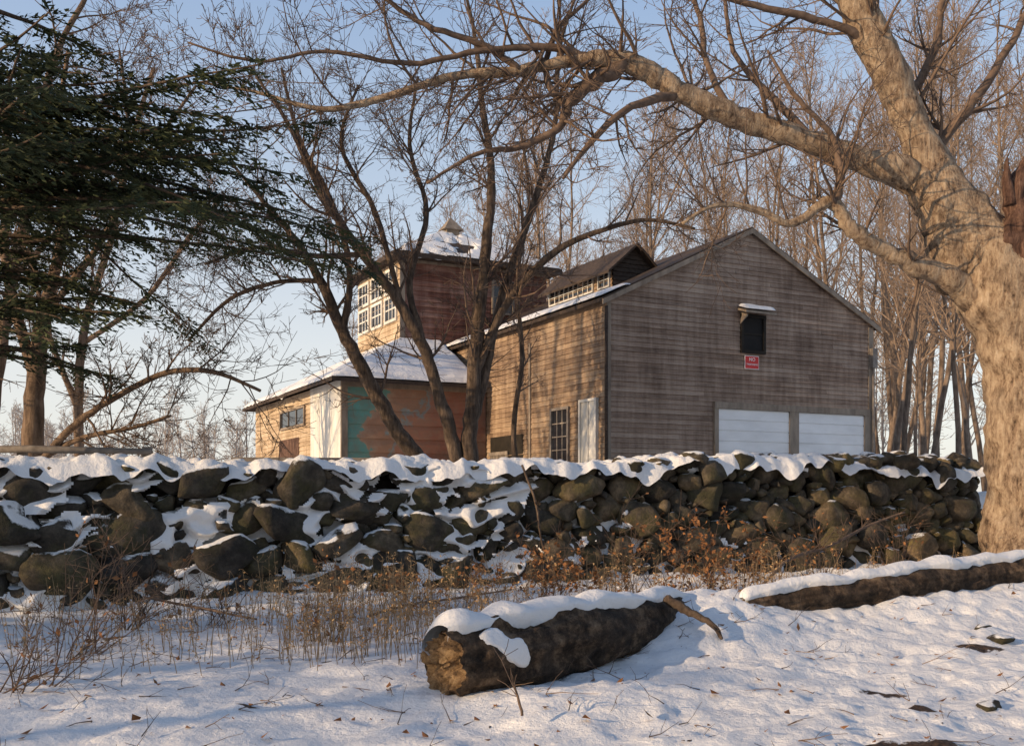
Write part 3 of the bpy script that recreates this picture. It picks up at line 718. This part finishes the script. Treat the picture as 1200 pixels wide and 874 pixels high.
he=empty('hemlock_tree',(HP[0],HP[1],1.7),'dark green hemlock with long drooping boughs','tree')
a=mk('trunk',t,M_BARK_MID,he,True); b_=mk('crown',f_,M_NEEDLE,he)
he.rotation_euler=(0,0,-.12)
t,f_=hemlock(62,.5,12,60,False,.8)
e0=empty('hemlock_tree',(-15,6.4,.1),'unseen dark evergreen added to shade the snow','tree','added off-view evergreens shading the snow')  # out of view, added as an occluder for the foreground
a0=mk('trunk',t,M_BARK_MID,e0,True); b0=mk('crown',f_,M_NEEDLE,e0); e0.scale=(.62,.62,.46)
for x,y,s,sz in ((-13.5,3.0,.5,.42),(-12.0,6.4,.5,.34),(-19,3,.8,.52),(-11,-2.6,.5,.45),(-17,-1.2,.6,.5),(-7,-8,.9,1.0),(-1.5,-9,1.0,1.1),(4.5,-7.5,.9,1.0),(10,-5,1.0,1.0),(13.5,2,.8,.9)):  # more off-view copies added to block sun and sky light
    e=e0.copy(); COL.objects.link(e); e.location=(x,y,.1 if y<9 else 0.3); e.scale=(s,s,sz); e.rotation_euler=(0,0,x)
    for c0 in (a0,b0):
        c=c0.copy(); COL.objects.link(c); c.parent=e
# ------------------------------------------------------------ logs
def make_log(label,pts,rad,seed,cov=(-.9,.9),snth=.1,nogo=None):
    e=empty('fallen_log',pts[0]-V3((0,0,rad[0])),label,'log')
    S_=84; n=len(pts)
    def rr(i,an,dv):
        q=pts[i]+dv*rad[i]
        k=1+.16*noise.noise(q*1.6)+.15*noise.noise(q*4)+.09*noise.noise(q*11)+.05*noise.noise(q*24)
        k+=.10*(noise.noise(V3((math.cos(an)*4.5,math.sin(an)*4.5,i*.03+seed))))
        hol=noise.noise(V3((math.cos(an)*1.2,math.sin(an)*1.2,i*.07+seed*3)))
        if hol>.25: k-=(hol-.25)*.7
        return rad[i]*k
    fr=[]
    for i in range(n):
        t=(pts[min(i+1,n-1)]-pts[max(i-1,0)]).normalized(); u=t.cross(V3((0,0,1))).normalized(); w=u.cross(t); fr.append((t,u,w))
    m=MB()
    for i in range(n):
        t,u,w=fr[i]
        for k in range(S_):
            an=k/S_*math.tau; dv=u*math.cos(an)+w*math.sin(an); q=pts[i]+dv*rr(i,an,dv)
            if i in (0,n-1): q+=t*(.07*noise.noise(dv*2.5+V3((seed,0,0)))+.05*noise.noise(dv*7))
            m.v.append(tuple(q)); m.c.append((0,0,0))
    for i in range(n-1):
        for k in range(S_):
            a=i*S_+k; b_=i*S_+(k+1)%S_; m.f.append((a,b_,b_+S_,a+S_))
    ring0=[V3(v) for v in m.v[:S_]]; ring1=[V3(v) for v in m.v[-S_:]]
    mk('bark',m,M_LOG,e,True,world=True)
    for ring,idx,sgn in ((ring0,0,-1),(ring1,n-1,1)):
        m=MB(); c=sum(ring,V3())/S_; t=fr[idx][0]; nr=12; vs=[c-t*sgn*.06]; fs=[]
        for q in range(1,nr+1):
            for k in range(S_):
                pp=c.lerp(ring[k],q/nr); dz=.10*noise.noise(pp*7)+.05*noise.noise(pp*18)+.02*math.sin(q*1.9)-.05
                vs.append(pp+t*sgn*(dz if q<nr else 0))
        for k in range(S_):
            fs.append((0,1+k,1+(k+1)%S_))
            for q in range(nr-1):
                a=1+q*S_+k; b_=1+q*S_+(k+1)%S_; fs.append((a,b_,b_+S_,a+S_))
        m.add(vs,fs); mk('cut_end',m,M_LOGEND,e,True,world=True)
    m=MB(); na=18
    for i in range(n):
        t,u,w=fr[i]; 
        for k in range(na+1):
            f=k/na; c0=cov[0]*(1+.6*noise.noise(pts[i]*2.2)+.35*noise.noise(pts[i]*6)); c1=cov[1]*(1+.6*noise.noise(pts[i]*2.2+V3((7,0,0)))+.35*noise.noise(pts[i]*6+V3((3,0,0))))
            an=c0+(c1-c0)*f; dv=w*math.cos(an)+u*math.sin(an)
            th_=.015+snth*math.sin(math.pi*f)**.7*sst(0,3,min(i,n-1-i)+.6)
            q=pts[i]+dv*(rad[i]*1.04+th_*(1+.9*noise.noise((pts[i]+dv*.3)*3)) - (.13 if k in (0,na) else 0))
            m.v.append(tuple(q)); m.c.append((0,0,0))
    for i in range(n-1):
        for k in range(na):
            a=i*(na+1)+k; m.f.append((a,a+1,a+na+2,a+na+1))
    mk('snow',m,M_SNOW,e,True,world=True)
    if nogo:
        i0,i1,a0_,a1_=nogo; m=MB(); nn=22; ni=(i1-i0)*3
        for ii in range(ni+1):
            fi=i0+(i1-i0)*ii/ni; i=min(int(fi),n-2); pp=pts[i].lerp(pts[i+1],fi-i); rd=rad[i]+(rad[i+1]-rad[i])*(fi-i); t,u,w=fr[i]
            for k in range(nn+1):
                f=k/nn; g_=ii/ni; an=a0_+(a1_-a0_)*f+.5*(g_-.5); dv=w*math.cos(an)+u*math.sin(an)
                ed=1-math.sqrt(((f-.5)/.5)**2+((g_-.5)/.5)**2)+.9*noise.noise((pp+dv*rd)*6)
                q=pp+dv*(rd*(.84 if ed<0 else .84+.25*sst(0,.4,ed)))
                m.v.append(tuple(q)); m.c.append((0,0,0))
        for i in range(ni):
            for k in range(nn):
                a=i*(nn+1)+k; m.f.append((a,a+1,a+nn+2,a+nn+1))
        mk('snow',m,M_SNOW,e,True,world=True)
    return e
def lerpath(P,n):
    pts=[];rad=[]
    for o in cr(P,n): pts.append(V3(o[:3])); rad.append(o[3])
    return pts,rad
p,r=lerpath([(-.52,7.75,.34,.27),(-.05,8.15,.37,.285),(.5,8.75,.40,.275),(1.05,9.4,.42,.24),(1.6,10.2,.42,.2),(2.1,10.9,.38,.16)],12)
make_log('thick fallen log with rotting cut end and snow cap',p,r,1,cov=(-1.2,.42),snth=.085,nogo=(5,12,.5,1.7))
p,r=lerpath([(2.3,10.2,.50,.10),(2.8,10.45,.55,.14),(3.6,10.8,.60,.17),(4.6,11.3,.66,.18),(5.8,11.9,.74,.17),(7.2,12.6,.82,.16)],12)
make_log('long dark fallen log half buried in snow',p,r,2,cov=(-1.3,.5),snth=.08)
def stick(name,label,spec,sd,mat=M_LOG,K=[3],k=5):
    rg=random.Random(sd); p,r=limb(spec,5,.3,rg); m=MB(); m.tube(p,r,7,.2); sprout(m,rg,p,r,k,(.15,.5),K,.2,rmin=.004)
    o=mk(name,m,mat,smooth=True); o.data.transform(Matrix.Translation(-p[0])); o.location=p[0]; tag(o,label,'branch'); return o
RSC=.9
stick('fallen_branch','dark crooked branch stub beside the log',[(783,702,6,9.6),(795,710,6,9.5),(820,722,4.5,9.4),(838,735,3.5,9.3),(846,748,2.5,9.2)],1,M_BARK_MID,k=2)
stick('fallen_branch','long thin dead branch leaning on the stone wall',[(890,690,2.2,13.5),(925,655,2.2,14.2),(970,640,2.0,15),(1020,615,1.8,15.8),(1060,600,1.2,16)],2,M_TWIG,k=9)
stick('fallen_branch','dead branch leaning against the stone wall',[(612,545,1.4,14.6),(628,590,1.5,14.2),(636,640,1.4,14),(656,690,1.4,13.8)],3,M_BARK_MID,k=12)
stick('fallen_branch','dead twiggy branch on the snow',[(430,722,1.8,11),(480,708,1.7,11.3),(540,700,1.4,11.6),(600,690,1.2,12)],4,M_TWIG,k=12)
stick('fallen_branch','dead twiggy branch on the snow',[(170,700,1.8,11),(235,712,1.8,10.6),(300,725,1.4,10.3)],5,M_TWIG,k=12)
stick('fallen_branch','short twig poking from the snow',[(612,838,2.0,6.8),(608,820,1.8,6.85),(602,800,1.2,6.9)],8,M_TWIG,k=2)
def bush(px,d,h,n,seed,spread,leaf,label,lean=V3((0,0,0))):
    rg=random.Random(seed); x=(px-600)/1200*d; z=gz(x,d); e=empty('bush',(x,d,z),label,'bush'); m=MB(); lf=MB()
    for i in range(n):
        az=rg.uniform(0,6.28); a=rg.uniform(.1,spread)
        dd=(V3((math.sin(a)*math.cos(az),math.sin(a)*math.sin(az),math.cos(a)))+lean).normalized()
        grow(m,rg,V3((rg.uniform(-.2,.2),rg.uniform(-.2,.2),-.05)),dd,h*rg.uniform(.6,1.15),.008,0,[4,3],-.02,.16,rmin=.0032)
    if leaf:
        vs=[V3(v) for v in rg.sample(m.v,min(leaf,len(m.v)))]
        for v in vs:
            if v.z<.1: continue
            s=rg.uniform(.015,.045); a=rvec(rg).normalized(); b=a.cross(rvec(rg)).normalized()
            lf.add([v,v+a*s+b*s*.6,v+a*s*2,v+a*s-b*s*.6],[(0,1,2,3)])
    mk('stem',m,M_TWIG,e,True)
    if leaf: mk('foliage',lf,M_RUST,e)
bush(95,9.6,1.25,11,1,.9,25,'leafless shrub with arching grey stems',V3((.3,0,0)))
bush(30,8.0,1.0,9,2,.9,25,'leafless shrub with arching grey stems',V3((.5,0,.1)))
bush(150,10.8,1.1,10,3,.8,30,'leafless shrub with arching grey stems')
bush(250,11.0,.8,8,14,.9,30,'leafless shrub with arching grey stems')
bush(380,10.6,.8,9,15,.7,90,'dried shrub with tangled brown stems')
bush(640,13.2,.95,11,4,.7,460,'dried shrub with rust-brown dead leaves')
bush(700,13.6,.6,8,5,.8,200,'dried shrub with rust-brown dead leaves')
bush(830,14.2,1.2,13,6,.7,700,'dried shrub with rust-brown dead leaves')
bush(890,14.6,.9,9,7,.8,260,'dried shrub with rust-brown dead leaves')
bush(960,15.0,1.1,9,8,.7,100,'dried shrub with tangled brown stems')
bush(1060,16.0,1.3,9,9,.7,60,'dried shrub with tangled brown stems')
bush(480,12.2,.6,9,10,.7,240,'dried shrub with rust-brown dead leaves')
bush(560,12.6,.6,8,11,.8,200,'dried shrub with rust-brown dead leaves')
bush(780,13.4,.8,8,12,.8,100,'dried shrub with tangled brown stems')
bush(730,14.2,1.4,6,13,.35,40,'dried shrub with tangled brown stems')
m=MB(); rg=random.Random(9)
def weed(x,y,h):
    z=gz(x,y); p=V3((x,y,z-.02)); d=V3((rg.gauss(0,.12),rg.gauss(0,.12),1)).normalized(); pts=[p]
    for i in range(4): d=(d+rvec(rg)*.12).normalized(); p=p+d*h/4; pts.append(p)
    m.tube(pts,[.004,.0035,.003,.003,.002],3,cap=False)
    if rg.random()<.65:
        for k in range(rg.randint(3,14)):
            q=pts[rg.randint(2,4)]; s=rg.uniform(.008,.022); a=rvec(rg).normalized(); b=a.cross(rvec(rg)).normalized()
            o=q+rvec(rg)*.06; m.tube([q,o],[.0015,.0015],3,cap=False); m.add([o,o+a*s+b*s*.5,o+a*s*2,o+a*s-b*s*.5],[(0,1,2,3)])
for i in range(980):
    c=rg.random()
    if c<.50: px=rg.gauss(450,85); d=rg.uniform(8.8,12.8); h=rg.uniform(.2,.8)
    elif c<.7: px=rg.uniform(560,930); d=rg.uniform(12,14.3); h=rg.uniform(.2,.7)
    elif c<.87: px=rg.uniform(10,380); d=rg.uniform(8.5,11.8); h=rg.uniform(.15,.6)
    else: px=rg.uniform(850,1180); d=rg.uniform(12.5,15.5); h=rg.uniform(.2,.7)
    x=(px-600)/1200*d
    if d>wallY(x)-.3: continue
    weed(x,d,h)
o=mk('dry_grass',m,M_WEED); o['kind']='stuff'; tag(o,'thin dried weed stalks poking through snow','dry grass')
m=MB()
for i in range(280):
    d=rg.uniform(5.8,12.5) ; x=rg.uniform(-.5,.5)*d
    if d>wallY(x)-.6: continue
    z=gz(x,d)+.012; s=rg.uniform(.012,.035)*(1.6 if rg.random()<.12 else 1); a=rvec(rg); a.z*=.3; a.normalize(); b=a.cross(V3((rg.uniform(-.4,.4),rg.uniform(-.4,.4),1))).normalized(); p=V3((x,d,z))
    m.add([p,p+a*s+b*s*.7,p+a*s*2.1+V3((0,0,s*.6)),p+a*s-b*s*.7],[(0,1,2,3)])
o=mk('leaf_litter',m,M_RUST); o['kind']='stuff'; tag(o,'scattered brown dead leaves on snow','leaf litter')
m=MB()
for i in range(170):
    d=rg.uniform(6,12.5); x=rg.uniform(-.5,.5)*d
    if d>wallY(x)-.6: continue
    p=V3((x,d,gz(x,d)+.01)); a=rg.uniform(0,6.28); dd=V3((math.cos(a),math.sin(a),rg.uniform(0,.25)))
    grow(m,rg,p,dd,rg.uniform(.12,.5),.005,0,[2],0,.25,rmin=.0025)
o=mk('twig_litter',m,M_TWIG); o['kind']='stuff'; tag(o,'small fallen twigs lying on snow','twigs')
for px,d,s in ((1175,9.9,.16),(1150,10.3,.1),(1160,7.6,.1)):
    x=(px-600)/1200*d; m=MB(); rock(m,(0,0,0),(s,s*.7,s*.35),(0,0,.3),(.3,.2,0)); o=mk('rock',m,M_ROCK,smooth=True,attr=True); o.location=(x,d,gz(x,d)+s*.05); tag(o,'small dark rock half buried in snow','rock')
# ------------------------------------------------------------ light
EL=math.radians(15); AZ=math.radians(-119)
w=bpy.data.worlds.new('World'); scene.world=w; w.use_nodes=True
nt=w.node_tree; bg=nt.nodes['Background']; sk=nt.nodes.new('ShaderNodeTexSky'); sk.sky_type='NISHITA'; sk.sun_disc=False
sk.sun_elevation=EL; sk.sun_rotation=AZ; sk.air_density=1.0; sk.dust_density=1.5; sk.ozone_density=1.2
tc=N(nt,'ShaderNodeTexCoord'); sx=N(nt,'ShaderNodeSeparateXYZ'); nt.links.new(tc.outputs['Generated'],sx.inputs[0])
hz=ramp(nt,sx.outputs[2],[(0,(7.0,6.8,6.5)),(.12,(6.5,6.5,6.5)),(.28,(4.3,5.0,6.0)),(.5,(2.1,3.2,5.2)),(.9,(1.2,1.8,3.2))])
skc=mix(nt,.70,sk.outputs[0],hz)
nt.links.new(skc,bg.inputs[0]); bg.inputs[1].default_value=.15
sd=V3((math.sin(AZ)*math.cos(EL),math.cos(AZ)*math.cos(EL),math.sin(EL)))
l=bpy.data.lights.new('sun','SUN'); l.energy=5.0; l.angle=math.radians(.5); l.color=(1,.72,.44)
lo=bpy.data.objects.new('sun',l); COL.objects.link(lo); lo.rotation_euler=(-sd).to_track_quat('-Z','Y').to_euler(); lo.location=(-20,-10,20)
cam=bpy.data.cameras.new('camera'); co=bpy.data.objects.new('camera',cam); COL.objects.link(co)
co.location=(0,0,CAMZ); co.rotation_euler=(math.pi/2,0,0); cam.sensor_width=36; cam.lens=36; cam.shift_y=148/1200; cam.clip_end=2000; cam.clip_start=.1
scene.camera=co
scene.view_settings.view_transform='Standard'; scene.view_settings.look='None'; scene.view_settings.exposure=0
print('TREES',cnt)
